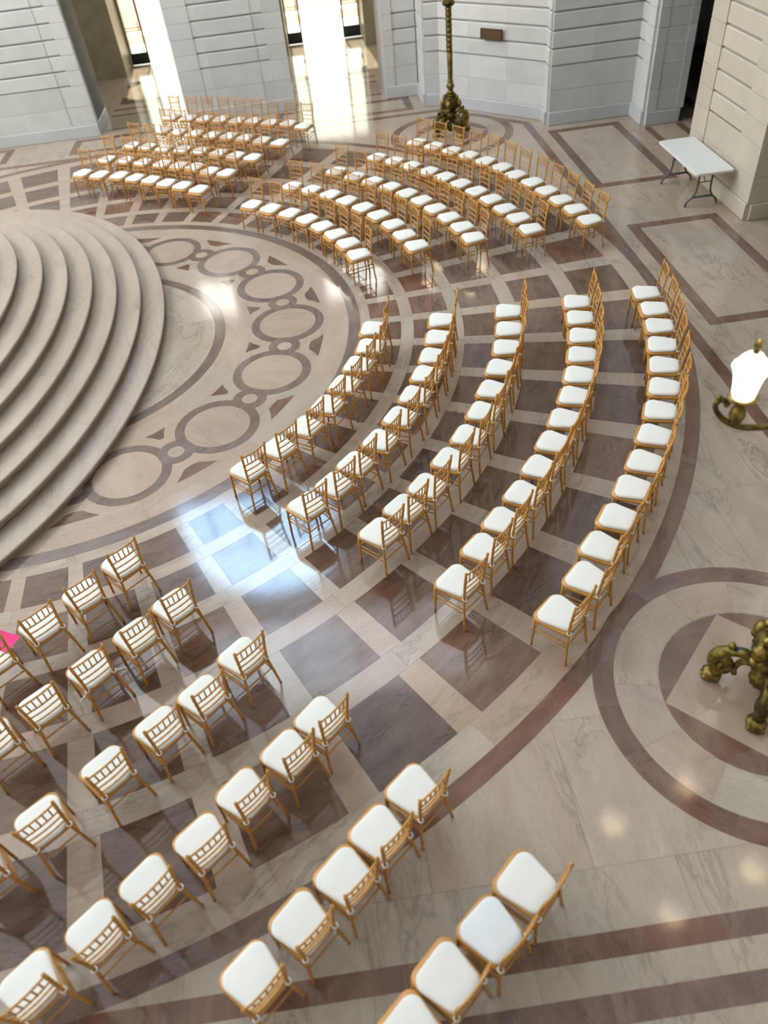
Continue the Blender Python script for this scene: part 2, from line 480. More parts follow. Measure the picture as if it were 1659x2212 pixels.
for ya, yb in ((3.70, 7.37), (-1.86, 1.87), (-7.37, -3.70)): panel(10.29, 12.03, ya, yb)
for xa, xb in ((3.70, 7.45), (-1.92, 1.90), (-7.45, -3.60)):
    panel(xa, xb, 10.31, 11.50)
    panel(xa, xb, -12.0, -10.25)
# chamfered corners with a medallion each
for cx_, cy_ in ((8.05, -8.02), (8.05, 8.05)):
    c = (cx_, cy_)
    sgn = 1 if cy_ > 0 else -1
    a = 45 * sgn
    ring('medallion_band', 1.322, 1.528, 20, 'brown', Z_MED, floor, c=c, offs=8, n=5)
    ring('medallion_pale', 0.906, 1.322, 30, 'light', Z_MED, floor, c=c, offs=3, n=7)
    # diamond with its four dark circle segments
    s = 0.9
    seg_pts = [(s * math.cos(math.radians(t)), s * math.sin(math.radians(t))) for t in range(0, 91, 9)]
    sm = MB().prism([(x * 0.997, y * 0.997) for x, y in seg_pts], -0.004, Z_MED).mesh('medallion_segment')
    for k in range(4): obj('medallion_segment', sm, 'brown', floor, (c[0], c[1], 0), PI / 2 * k)
    hm = MB().prism([(s * .996, 0), (0, s * .996), (-s * .996, 0), (0, -s * .996)], -0.004, Z_MED + 0.0006).mesh('diamond_slab')
    obj('diamond_slab', hm, 'pink', floor, (c[0], c[1], 0))
    # chamfer band between (CH, 10) and (10, CH)
    L = math.hypot(10.045 - CH, 10.045 - CH); mid = (10.045 + CH) / 2
    me = box_mesh('brown_band', -0.19, 0, -L / 4 + GAP, L / 4 - GAP, -0.004, Z_BAND + 0.0003)
    for k in (-1, 1):
        off = k * L / 4; ca, sa = math.cos(math.radians(a)), math.sin(math.radians(a))
        obj('brown_band', me, 'brown', floor, (mid - sa * off, sgn * mid + ca * off, 0), math.radians(a))
# threshold bands in the openings
for xa, xb in ((-1.2, 1.2), (4.3, 6.75)):
    band_y(12.00, 12.14, xa, xb); band_y(13.28, 13.42, xa, xb); band_y(13.86, 14.0, xa, xb)
    for sx in (0, 1):
        for (yy, d) in ((14.45, 1), (16.9, -1)):
            x = xa + 0.1 if sx == 0 else xb - 0.1; dx = 1 if sx == 0 else -1
            obj('dark_triangle', MB().prism([(0, 0), (0.75 * dx, 0), (0, 0.8 * d)], -0.004, Z_BAND).mesh('dark_triangle'), 'dark', floor, (x, yy, 0))
band_x(12.44, 12.60, 4.25, 6.75); band_x(13.20, 13.36, 4.25, 6.75)
for xx in (14.0, 14.9, 15.9, 16.9): rect('brown_band', xx, xx + 0.22, 3.0, 9.0, z=0.0016)

# ------------------------------------------------------------------ stairs
stairs = tag(empty('stairs', (STAIR_X, 0, 0)), 'broad convex marble steps rising at the left', 'stairs', kind='structure')
def stair_pt(t, a, b):
    """outline of a tread: half ellipse, then straight back; t in degrees, beyond +-90 it runs back"""
    if t > 90: return (-(t - 90) * 0.1, b)
    if t < -90: return ((t + 90) * 0.1, -b)
    return (a * math.cos(math.radians(t)), b * math.sin(math.radians(t)))
for k in range(10):
    a, b = STAIR_A - TREAD_A * k, STAIR_B - TREAD_B * k
    z1 = RISE * (k + 1); z0 = RISE * k if k else 0.0
    back = TREAD_A + 0.08
    prof = [(-back, z0), (-.068, z0), (-.068, z1 - .052), (-.035, z1 - .046), (-.006, z1 - .038), (0, z1 - .022), (-.004, z1 - .007), (-.016, z1), (-back, z1)]
    cuts = [-130, -62 + 9 * (k % 2), -18 - 7 * (k % 3), 24 + 8 * (k % 2), 66 - 6 * (k % 3), 130]
    for s0, s1 in zip(cuts, cuts[1:]):                                 # each tread is laid in curved stones
        n = 16; v = []; f = []; m = len(prof)
        for i in range(n + 1):
            t = s0 + (s1 - s0) * i / n
            if i == 0: t += 0.015
            if i == n: t -= 0.015
            for (pr, pz) in prof:
                x, y = stair_pt(t, max(a + pr, .02), max(b + pr, .02))
                v.append((x, y, pz))
        for i in range(n):
            for j in range(m): f.append((i * m + j, (i + 1) * m + j, (i + 1) * m + (j + 1) % m, i * m + (j + 1) % m))
        f.append(tuple(range(m))); f.append(tuple(n * m + j for j in range(m))[::-1])
        obj('step', mesh_from('step', v, f), 'step', stairs)
a, b = STAIR_A - TREAD_A * 10, STAIR_B - TREAD_B * 10
MB().prism([(-5.0, -b)] + [stair_pt(t, a, b) for t in range(-90, 91, 9)] + [(-5.0, b)], RISE * 9, RISE * 10 - .001).build('landing', 'step', stairs)

# ------------------------------------------------------------------ walls
COURSES = [0.0, 0.30, 0.77, 1.28, 1.64, 2.005, 2.37, 2.735, 3.10, 3.465, 3.83, 4.2]
blk = {}
def block_mesh(w, h, depth, ch, mk=''):
    key = (round(w, 3), round(h, 3), round(depth, 3), round(ch, 3), mk)
    if key in blk: return blk[key]
    w2 = w / 2
    # local: x along wall, y = depth outwards (negative is out), z up; front edges chamfered
    v = [(-w2, 0.12, 0), (w2, 0.12, 0), (w2, 0.12, h), (-w2, 0.12, h),
         (-w2, -depth + ch, 0), (w2, -depth + ch, 0), (w2, -depth + ch, h), (-w2, -depth + ch, h),
         (-w2 + .001, -depth, ch), (w2 - .001, -depth, ch), (w2 - .001, -depth, h - ch), (-w2 + .001, -depth, h - ch)]
    f = [(0, 3, 2, 1), (0, 1, 5, 4), (1, 2, 6, 5), (2, 3, 7, 6), (3, 0, 4, 7), (4, 5, 9, 8), (5, 6, 10, 9), (6, 7, 11, 10), (7, 4, 8, 11), (8, 9, 10, 11)]
    f = [t[::-1] for t in f]
    f = [t[::-1] for t in f]
    blk[key] = mesh_from('stone_block', v, f)
    return blk[key]

def dress(parent, p0, p1, cols=None, zmax=4.2, plinth=0.045, rustic_from=1.2, mat='stone', pmat='plinth'):
    """stone facing from p0 to p1 (room on the right-hand side walking p0 -> p1... outward = rotate -90)"""
    p0 = Vector(p0); p1 = Vector(p1); L = (p1 - p0).length; u = (p1 - p0).normalized()
    rz = math.atan2(u.y, u.x)
    if cols is None: cols = [(0, L, 0.0, True)]
    for (a, b, off, rustic) in cols:
        mid = p0 + u * ((a + b) / 2)
        for i in range(len(COURSES) - 1):
            z0, z1 = COURSES[i], COURSES[i + 1]
            if z0 >= zmax: break
            if i == 0: continue
            rus = rustic and z0 > rustic_from
            g = 0.014 if rus else 0.0025
            gb = 0.014 if (rus and COURSES[i] > rustic_from) else 0.0025
            me = block_mesh(b - a - 0.0015, z1 - z0 - g - gb, 0.05 + off, 0.022 if rus else 0.004, mat)
            obj('stone_block', me, mat, parent, (mid.x, mid.y, z0 + gb), rz)
    # plinth stones
    n = max(1, round(L / 1.3)); h = L / n
    for i in range(n):
        mid = p0 + u * (h * (i + .5))
        ex = plinth if L > 0.5 else plinth
        obj('plinth_stone', block_mesh(h - 0.0015, 0.298, 0.05 + ex, 0.012, pmat), pmat, parent, (mid.x, mid.y, 0.001), rz)

def wall(name, poly, z0, z1, label, mat='stone_core'):
    return tag(MB().prism(poly, z0, z1).build(name, mat), label, 'wall', kind='structure')

TOP = 11.0
YF = 11.74
# left pier
w1 = wall('wall_left', [(-7.4, YF), (-1.27, YF), (-1.27, 13.25), (-7.4, 13.25)], -0.01, TOP, 'pale stone pier left of the first doorway')
dress(w1, (-7.4, YF), (-1.25, YF), [(0, 3.6, 0.0, True), (3.6, 5.46, 0.012, True), (5.46, 5.79, 0.0, True), (5.79, 6.15, 0.012, False)])
dress(w1, (-1.32, YF), (-1.32, 13.25), [(0, 1.51, 0.0, False)], plinth=0.02)
# middle pier
w2 = wall('wall_middle', [(1.27, YF), (4.24, YF), (4.24, 13.25), (1.27, 13.25)], -0.01, TOP, 'pale stone pier between the two bright doorways')
dress(w2, (1.25, YF), (4.26, YF), [(0, 0.63, 0.012, False), (0.63, 0.90, 0.0, True), (0.90, 2.23, 0.012, True), (2.23, 2.52, 0.0, True), (2.52, 3.01, 0.012, False)])
dress(w2, (4.19, YF), (4.19, 13.25), [(0, 1.51, 0.0, False)], plinth=0.02)
# canted corner pier
P = [(6.84, 11.60), (7.82, 11.60), (7.82, 10.46), (8.19, 10.41), (10.41, 8.19), (10.39, 7.76), (12.49, 7.76), (12.49, 6.90), (13.30, 6.90)]
w3 = wall('wall_corner', P + [(13.30, 13.25), (6.84, 13.25)], -0.01, TOP, 'canted pale stone corner pier behind the far lamp')
dress(w3, P[0], P[1], [(0, 0.28, 0.02, False), (0.28, 0.90, 0.0, True)])
dress(w3, P[1], P[2]); dress(w3, P[2], P[3])
Ld = math.hypot(P[4][0] - P[3][0], P[4][1] - P[3][1])
dress(w3, P[3], P[4], [(0, Ld * .3, 0, True), (Ld * .3, Ld * .66, 0, True), (Ld * .66, Ld, 0, True)])
dress(w3, P[4], P[5])
dress(w3, P[5], P[6], [(0, 1.0, 0, True), (1.0, 2.1, 0, True)])
dress(w3, P[6], P[7], [(0, 0.42, 0.0, True), (0.42, 0.84, 0.012, False)])
dress(w3, P[7], P[8], [(0, 0.22, 0.012, False), (0.22, 0.70, 0.0, False), (0.70, 0.88, 0.012, False)])
# right pier
w4 = wall('wall_right', [(12.41, 4.16), (12.41, 1.45), (13.9, 1.45), (13.9, 4.16)], -0.01, TOP, 'warm stone pier behind the folding table')
dress(w4, (12.41, 4.16), (12.41, 1.40), [(0, 0.60, 0.018, False), (0.60, 1.98, 0.0, True), (1.98, 2.76, 0.018, False)], mat='stone_warm', pmat='stone_warm')
dress(w4, (12.41, 1.45), (13.9, 1.45), [(0, 0.6, 0.0, False), (0.6, 1.49, 0.0, False)], mat='stone_warm', pmat='stone_warm')
# dim side aisle behind the right-hand openings
tag(MB().box(18.0, 18.3, -6.3, 13.2, -0.01, 4.6).box(13.3, 18.3, -6.3, -6.0, -.01, 4.6).box(13.3, 18.3, 12.9, 13.2, -.01, 4.6).build('wall_aisle', 'stone'), 'far wall of the dim side aisle', 'wall', kind='structure')
tag(MB().box(13.0, 18.3, -6.3, 13.2, 4.4, 4.6).build('ceiling_aisle', 'stone'), 'low ceiling of the side aisle', 'ceiling', kind='structure')
tag(MB().box(12.46, 13.3, 4.1, 6.95, 4.2, TOP).box(12.46, 13.3, -1.5, 1.5, 4.2, TOP).build('wall_over_openings', 'stone'), 'wall above the side aisle openings', 'wall', kind='structure')
for xx, yy in ((x_, y_) for x_ in range(10, 14) for y_ in range(-2, 7)): put_slab(xx * SL, xx * SL + SL, yy * SL, yy * SL + SL, 0.0004)
# outer wall of the loggia with the two street doorways
YB = 17.65
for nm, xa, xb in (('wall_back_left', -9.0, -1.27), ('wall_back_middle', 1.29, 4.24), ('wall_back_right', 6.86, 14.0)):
    tag(MB().box(xa, xb, YB, 19.75, -0.01, TOP).build(nm, 'stone_shaded'), 'outer wall beside the street doors', 'wall', kind='structure')
for i, (xa, xb) in enumerate(((-1.27, 1.29), (4.24, 6.86))):
    tag(MB().box(xa, xb, 19.2, 19.75, 3.6, 8.5).add([], []).build('wall_over_door', 'stone'), 'wall above the street doors', 'wall', kind='structure')
    tag(MB().box(xa, xb, 19.2, 19.75, 10.1, TOP).build('wall_over_window', 'stone'), 'wall above the fan window', 'wall', kind='structure')
    wn = tag(empty('window_%d' % (i + 2), ((xa + xb) / 2, 19.45, 8.5)), 'daylit window high above the street doors', 'window', kind='structure')
    hw = (xb - xa) / 2
    for k in range(3):
        for j in range(2):
            w_ = 2 * hw / 3
            MB().box(-hw + k * w_ + .03, -hw + (k + 1) * w_ - .03, -.01, .01, j * .8 + .05, (j + 1) * .8 - .05).build('pane', 'fan_pane', wn)
    for k in range(4): MB().box(-hw + k * 2 * hw / 3 - .03, -hw + k * 2 * hw / 3 + .03, -.04, .04, 0, 1.6).build('mullion', 'door_metal', wn)
tag(MB().box(-9, 14, 11.62, 19.75, TOP, TOP + .3).build('ceiling', 'stone'), 'high ceiling of the loggia', 'ceiling', kind='structure')
tag(MB().box(-9.3, -9.0, 14.9, 19.7, -.01, TOP).build('wall_loggia_end', 'stone'), 'end wall of the loggia', 'wall', kind='structure')
# north wall with its great arched window, stretched past the hall to block the sun
WX0, WX1, WZ0, WZ1 = -3.4, 3.1, 14.4, 17.6
UP = 32.0
tag(MB().box(-45, WX0, YF, YF + .6, TOP, UP).box(WX1, 60, YF, YF + .6, TOP, UP).box(WX0, WX1, YF, YF + .6, TOP, WZ0).build('wall_upper', 'stone'), 'upper wall of the rotunda, extended out of view to block the sun', 'wall', kind='structure')
wc, wr = (WX0 + WX1) / 2, (WX1 - WX0) / 2
arch = [(wc + wr * math.cos(PI * i / 20), WZ1 + wr * math.sin(PI * i / 20)) for i in range(21)]
v = []; f = []
for yy in (YF, YF + .6):
    for i in range(20):
        a, b = arch[i], arch[i + 1]
        k = len(v); v += [(a[0], yy, a[1]), (b[0], yy, b[1]), (b[0], yy, UP), (a[0], yy, UP)]; f.append((k, k + 1, k + 2, k + 3) if yy > YF else (k + 3, k + 2, k + 1, k))
for i in range(20):
    a, b = arch[i], arch[i + 1]; k = len(v)
    v += [(a[0], YF, a[1]), (b[0], YF, b[1]), (b[0], YF + .6, b[1]), (a[0], YF + .6, a[1])]; f.append((k, k + 1, k + 2, k + 3))
tag(obj('wall_arch', mesh_from('wall_arch', v, f), 'stone'), 'arched head of the great window wall', 'wall', kind='structure')
win = tag(empty('window_1', (wc, YF + .35, WZ0)), 'great arched daylit window high in the wall', 'window', kind='structure')
for k in range(5):
    xa = -wr + k * 2 * wr / 5; xb = xa + 2 * wr / 5
    for j in range(4):
        z0, z1 = j * (WZ1 - WZ0) / 4, (j + 1) * (WZ1 - WZ0) / 4
        MB().box(xa + .06, xb - .06, -.01, .01, z0 + .06, z1 - .06).build('pane', 'sky_pane', win)
for k in range(6):
    a0, a1 = PI * k / 6 + .02, PI * (k + 1) / 6 - .02
    pts = [(0.05 * math.cos((a0 + a1) / 2), 0.05 * math.sin((a0 + a1) / 2))] + [((wr - .08) * math.cos(a0 + (a1 - a0) * i / 6), (wr - .08) * math.sin(a0 + (a1 - a0) * i / 6)) for i in range(7)]
    n = len(pts); zc = WZ1 - WZ0 + .05
    v = [(x, -.01, zc + z) for x, z in pts] + [(x, .01, zc + z) for x, z in pts]
    obj('pane', mesh_from('pane', v, [tuple(range(n)), tuple(range(2 * n - 1, n - 1, -1))] + [(i, n + i, n + (i + 1) % n, (i + 1) % n) for i in range(n)]), 'sky_pane', win)
for k in range(6): MB().box(-wr + k * 2 * wr / 5 - .05, -wr + k * 2 * wr / 5 + .05, -.06, .06, 0, WZ1 - WZ0).build('mullion', 'door_metal', win)
for j in range(5): MB().box(-wr, wr, -.05, .05, j * (WZ1 - WZ0) / 4 - .05, j * (WZ1 - WZ0) / 4 + .05).build('transom', 'door_metal', win)

# the other sides of the rotunda, out of the picture, and its ceiling, with framed glowing panes added to light the floor
RT = 22.0
for nm, bx, lb in (('wall_south', (-14, 17, -14.6, -14.2), 'wall behind the camera balcony'), ('wall_east', (13.6, 14.0, -14.2, -1.45), 'wall beyond the right hand bays'), ('wall_west', (-14.4, -14, -14.6, 11.7), 'wall at the head of the stairs')):
    tag(MB().box(bx[0], bx[1], bx[2], bx[3], -.01, RT).build(nm, 'stone'), lb, 'wall', kind='structure')
tag(MB().box(12.45, 13.0, 1.45, 11.7, TOP - .1, TOP + .2).box(12.6, 13.0, -1.5, 11.8, TOP, RT).build('wall_upper_east', 'stone'), 'upper wall of the rotunda on the right', 'wall', kind='structure')
tag(MB().box(-14.4, 17, -14.6, YF + .6, RT, RT + .4).build('ceiling_rotunda', 'stone'), 'high ceiling of the rotunda', 'ceiling', kind='structure')
def lightbox(num, x0, x1, y0, y1, nx, ny, mat):
    w = tag(empty('window_%d' % num, ((x0 + x1) / 2, (y0 + y1) / 2, RT)), 'framed laylight added unseen in the high ceiling to light the floor', 'window', kind='structure')
    dx, dy = (x1 - x0) / nx, (y1 - y0) / ny
    pm = box_mesh('pane', -dx / 2 + .08, dx / 2 - .08, -dy / 2 + .08, dy / 2 - .08, -.03, -.01)
    for i in range(nx):
        for j in range(ny): obj('pane', pm, mat, w, ((i + .5) * dx - (x1 - x0) / 2, (j + .5) * dy - (y1 - y0) / 2, 0))
    for i in range(nx + 1): MB().box(-.08, .08, -(y1 - y0) / 2, (y1 - y0) / 2, -.08, 0).build('frame_bar', 'door_metal', w, (i * dx - (x1 - x0) / 2, 0, 0))
lightbox(4, -8, 9, 6.5, 11.2, 6, 2, 'fill_north')
def wall_window(num, loc, rz, w, h, nx, nz, mat, label):
    o = tag(empty('window_%d' % num, loc, rz), label, 'window', kind='structure')
    dx, dz = w / nx, h / nz
    pm = box_mesh('pane', -dx / 2 + .07, dx / 2 - .07, -.06, -.03, -dz / 2 + .07, dz / 2 - .07)
    for i in range(nx):
        for j in range(nz): obj('pane', pm, mat, o, ((i + .5) * dx - w / 2, 0, (j + .5) * dz))
    for i in range(nx + 1): MB().box(-.07, .07, -.1, 0, 0, h).build('mullion', 'door_metal', o, (i * dx - w / 2, 0, 0))
wall_window(5, (-14, 3, 8.5), PI / 2, 14, 11, 6, 4, 'pane_west', 'tall daylit window above the stairs')

# street side: paving seen through the doors
for i, (ya, yb, mt) in enumerate(((19.76, 22.3, 'paving'), (22.3, 23.9, 'brick'), (23.9, 24.7, 'paving'), (24.7, 34, 'brick'), (34, 36, 'paving'), (36, 80, 'brick'))):
    tag(MB().box(-60, 70, ya + .004, yb - .004, -0.3, -0.02).build('pavement', mt), ('pale stone' if mt == 'paving' else 'red brick') + ' strip of the sunlit pavement outside the doors', 'pavement', kind='structure')
tag(MB().box(-9, 22, 19.2, 19.76, -0.3, -0.004).build('threshold', 'paving'), 'door threshold stone', 'threshold', kind='structure')

# street doors: a glazed leaf at each side of either doorway, middle standing open
def door_leaf(name, x0, x1, y, label):
    d = tag(empty(name, ((x0 + x1) / 2, y, 0)), label, 'door', kind='structure')
    w = (x1 - x0) / 2; H = 3.3
    MB().box(-w + .06, w - .06, -.008, .008, .36, H - .1).build('glass_pane', 'glass', d)
    for sx in (-1, 1): MB().box(sx * (w - .03) - .03, sx * (w - .03) + .03, -.03, .03, 0.02, H).build('stile', 'door_metal', d)
    MB().box(-w, w, -.03, .03, H - .1, H).build('top_rail', 'door_metal', d)
    MB().box(-w + .02, w - .02, -.035, .035, .02, .36).build('kick_plate', 'kick', d)
    bar = MB().tube([(-w + .05, -.09, 1.03), (w - .05, -.09, 1.03)], .012).tube([(-w + .05, -.09, 1.12), (w - .05, -.09, 1.12)], .012).build('push_bar', 'door_metal', d)
    MB().tube([(w - .1, -.03, .85), (w - .1, -.1, .9), (w - .1, -.1, 1.25), (w - .1, -.03, 1.3)], .014).build('handle', 'door_metal', d)
    return d
door_leaf('door_1', -1.26, -0.62, 19.1, 'glazed street door leaf with dark kick plate, left doorway')
door_leaf('door_2', 0.64, 1.28, 19.1, 'glazed street door leaf behind the middle pier')
door_leaf('door_3', 4.25, 4.78, 19.1, 'glazed street door leaf with dark kick plate, left of right doorway')
door_leaf('door_4', 6.22, 6.85, 19.1, 'glazed street door leaf with dark kick plate, right of right doorway')
for i, (xa, xb) in enumerate(((-1.27, 1.29), (4.24, 6.86))):
    tag(MB().box(xa, xb, 19.05, 19.2, 3.3, 3.6).build('trim_%d' % (i + 1), 'door_metal'), 'bronze head rail over the street doors', 'trim', kind='structure')

# ------------------------------------------------------------------ chairs
def bamboo(pts, r, rings=(), n=8, taper=None):
    """tube with bamboo knuckles at the given fractions of its length"""
    pts = [Vector(p) for p in pts]
    d = [0.0]
    for a, b in zip(pts, pts[1:]): d.append(d[-1] + (b - a).length)
    L = d[-1]
    ts = set(x / L for x in d)
    for t in rings:
        for e in (-0.010 / L, -0.004 / L, 0.004 / L, 0.010 / L):
            if 0 < t + e < 1: ts.add(round(t + e, 5))
    out = []; rad = []
    for t in sorted(ts):
        s = t * L; i = 0
        while i < len(d) - 2 and d[i + 1] < s: i += 1
        k = (s - d[i]) / max(1e-9, d[i + 1] - d[i])
        out.append(pts[i].lerp(pts[i + 1], min(max(k, 0), 1)))
        rr = r if taper is None else taper[0] + (taper[1] - taper[0]) * t
        if any(abs(t - q) * L < 0.0065 for q in rings): rr *= 1.22
        rad.append(rr)
    return MB().tube(out, rad, n)

def seat_outline(wf, wr, df, dr, rf, rr, n=7):
    """rounded trapezoid, front at +y"""
    pts = []
    cs = [((wf - rf), df - rf, rf, 0), (-(wf - rf), df - rf, rf, 90), (-(wr - rr), -dr + rr, rr, 180), ((wr - rr), -dr + rr, rr, 270)]
    for cx_, cy_, r, a in cs:
        for i in range(n):
            t = math.radians(a + 90 * i / (n - 1)); pts.append((cx_ + r * math.cos(t), cy_ + r * math.sin(t)))
    return pts

def slab_rounded(outline, levels):
    """stack of scaled copies of an outline: levels = (inset, z)"""
    n = len(outline); v = []; f = []
    cx_ = sum(p[0] for p in outline) / n; cy_ = sum(p[1] for p in outline) / n
    R = max(math.hypot(p[0] - cx_, p[1] - cy_) for p in outline)
    for ins, z in levels:
        k = 1 - ins / R
        for x, y in outline: v.append((cx_ + (x - cx_) * k, cy_ + (y - cy_) * k, z))
    for j in range(len(levels) - 1):
        for i in range(n): f.append((j * n + i, j * n + (i + 1) % n, (j + 1) * n + (i + 1) % n, (j + 1) * n + i))
    f.append(tuple(range(n - 1, -1, -1))); f.append(tuple((len(levels) - 1) * n + i for i in range(n)))
    return MB().add(v, f)

def make_chair_meshes():
    parts = []
    parts.append(('seat_frame', slab_rounded(seat_outline(.206, .172, .220, .200, .085, .05), [(.010, .412), (.002, .418), (0, .430), (.002, .446), (.008, .452)]).mesh('seat_frame', True), 'wood'))
    parts.append(('cushion', slab_rounded(seat_outline(.196, .160, .190, .195, .092, .085, 8),
                 [(.012, .453), (.002, .460), (0, .472), (.004, .484), (.014, .493), (.035, .499), (.08, .503), (.14, .505)]).mesh('cushion', True), 'cushion'))
    for sx in (-1, 1):
        parts.append(('front_leg', bamboo([(sx * .192, .182, 0), (sx * .184, .172, .415)], .0145, (.22, .47, .72), taper=(.0125, .0165)).mesh('front_leg', True), 'wood'))
        path = spline([(sx * .190, -.224, 0), (sx * .170, -.204, .22), (sx * .150, -.192, .43), (sx * .153, -.201, .62), (sx * .170, -.238, .915)], 4)
        pb = bamboo(path, .0155, (.12, .24, .36, .60, .70, .80, .91), taper=(.0135, .0150))
        e = path[-1]; pb.ball((e.x, e.y, e.z + .004), .0165, 8, 5)
        parts.append(('back_post', pb.mesh('back_post', True), 'wood'))
    def post_at(z):
        t = (z - .43) / .485
        return (.150 + .020 * t * t, -.192 - .046 * t ** 1.45)
    for z in (.890, .745, .655, .565):
        hx, yy = post_at(z)
        pts = [(-hx + 2 * hx * i / 8, yy - .014 * (1 - (2 * i / 8 - 1) ** 2), z) for i in range(9)]
        parts.append(('back_rail', bamboo(pts, .0095 if z > .8 else .0085, (.25, .5, .75)).mesh('back_rail', True), 'wood'))
    for k in range(5):
        fx = (-2 + k) / 3.0
        h0, y0 = post_at(.890); h1, y1 = post_at(.745)
        b = .014 * (1 - fx * fx)
        parts.append(('spindle', bamboo([(h0 * fx, y0 - b, .885), (h1 * fx, y1 - b, .750)], .0068, (.35, .65), n=6).mesh('spindle', True), 'wood'))
    for z in (.235, .300):
        for sx in (-1, 1):
            parts.append(('stretcher', bamboo([(sx * .187, .176, z), (sx * .163, -.196, z + .01)], .0080, (.33, .66), n=6).mesh('stretcher', True), 'wood'))
        parts.append(('stretcher', bamboo([(-.187, .176, z + .045), (.187, .176, z + .045)], .0080, (.33, .66), n=6).mesh('stretcher', True), 'wood'))
    parts.append(('stretcher', bamboo([(-.163, -.196, .275), (.163, -.196, .275)], .0080, (.33, .66), n=6).mesh('stretcher', True), 'wood'))
    for sx in (-1, 1):
        c = (sx * .150, -.196, .470)
        parts.append(('cushion_tie', MB().tube([(c[0] + .0205 * math.cos(2 * PI * i / 10), c[1] + .0205 * math.sin(2 * PI * i / 10), c[2] + .004 * math.sin(2 * PI * i / 10)) for i in range(10)], .006, 6, True).mesh('cushion_tie', True), 'tie'))
    return parts
CHAIR = make_chair_meshes()
for nm, me, mt in CHAIR: me.materials.append(M[mt])
cool_cushion = CHAIR[1][1].copy(); cool_cushion.materials.clear(); cool_cushion.materials.append(M['cushion_cool'])

ORD = ['first', 'second', 'third', 'fourth', 'fifth', 'sixth', 'seventh', 'eighth', 'ninth', 'tenth', 'eleventh', 'twelfth', 'thirteenth', 'fourteenth']
R_ROWS = [
    [(5.115,-1.367,165.0),(5.012,-1.848,159.8),(4.803,-2.297,154.4),(4.560,-2.743,149.0),(4.289,-3.172,143.5),(3.974,-3.573,138.0),(3.612,-3.933,132.6),(3.221,-4.276,127.0)],
    [(6.169,-1.399,167.2),(6.042,-1.871,162.8),(5.890,-2.346,158.3),(5.714,-2.776,154.1),(5.490,-3.235,149.5),(5.223,-3.668,144.9),(4.912,-4.097,140.2),(4.564,-4.467,135.6),(4.275,-4.795,131.5),(3.925,-5.090,127.9)],
    [(7.213,-1.418,168.9),(7.101,-1.913,164.9),(6.951,-2.397,161.0),(6.757,-2.872,157.0),(6.534,-3.356,152.8),(6.306,-3.805,148.9),(6.027,-4.246,144.8),(5.719,-4.649,140.9),(5.362,-5.062,136.6),(5.045,-5.373,133.0),(4.725,-5.697,129.9)],
    [(8.274,-1.423,170.2),(8.185,-1.881,167.1),(8.068,-2.369,163.6),(7.912,-2.844,160.2),(7.733,-3.300,156.9),(7.532,-3.746,153.6),(7.284,-4.184,150.1),(7.022,-4.606,146.7),(6.741,-5.024,143.3),(6.437,-5.428,139.9),(6.108,-5.807,136.4),(5.802,-6.167,133.3),(5.452,-6.569,129.7)],
    [(9.362,-1.433,171.3),(9.302,-1.917,168.4),(9.197,-2.389,165.4),(9.056,-2.871,162.4),(8.891,-3.361,159.3),(8.708,-3.839,156.2),(8.476,-4.296,153.1),(8.222,-4.740,150.0),(7.949,-5.188,146.9),(7.659,-5.595,143.8),(7.336,-6.007,140.7),(7.030,-6.389,137.7),(6.747,-6.783,134.8),(6.352,-7.164,131.6)],
]
T_ROWS = [
    [(3.191,4.099,232.1),(3.585,3.764,226.4),(3.956,3.409,220.8),(4.282,3.003,215.0),(4.560,2.588,209.6),(4.779,2.157,204.3),(4.978,1.701,198.9),(5.124,1.199,193.2)],
    [(4.031,4.785,229.9),(4.432,4.452,225.1),(4.809,4.063,220.2),(5.122,3.648,215.5),(5.408,3.200,210.6),(5.660,2.735,205.8),(5.876,2.234,200.8),(6.034,1.721,195.9),(6.172,1.230,191.3)],
    [(5.029,5.292,226.5),(5.400,4.850,221.9),(5.732,4.449,217.8),(6.048,4.037,213.7),(6.331,3.597,209.6),(6.574,3.148,205.6),(6.768,2.682,201.6),(6.946,2.212,197.7),(7.093,1.722,193.6),(7.201,1.235,189.7)],
    [(5.972,5.803,224.2),(6.304,5.435,220.8),(6.626,5.038,217.2),(6.943,4.599,213.5),(7.214,4.179,210.1),(7.448,3.713,206.5),(7.682,3.235,202.8),(7.868,2.758,199.3),(8.025,2.257,195.7),(8.158,1.779,192.3),(8.257,1.268,188.7)],
    [(6.965,6.390,222.5),(7.295,5.998,219.4),(7.615,5.588,216.3),(7.916,5.172,213.2),(8.188,4.735,210.0),(8.428,4.272,206.9),(8.615,3.777,203.7),(8.819,3.302,200.5),(8.979,2.803,197.3),(9.119,2.304,194.2),(9.245,1.815,191.1),(9.344,1.302,187.9)],
]
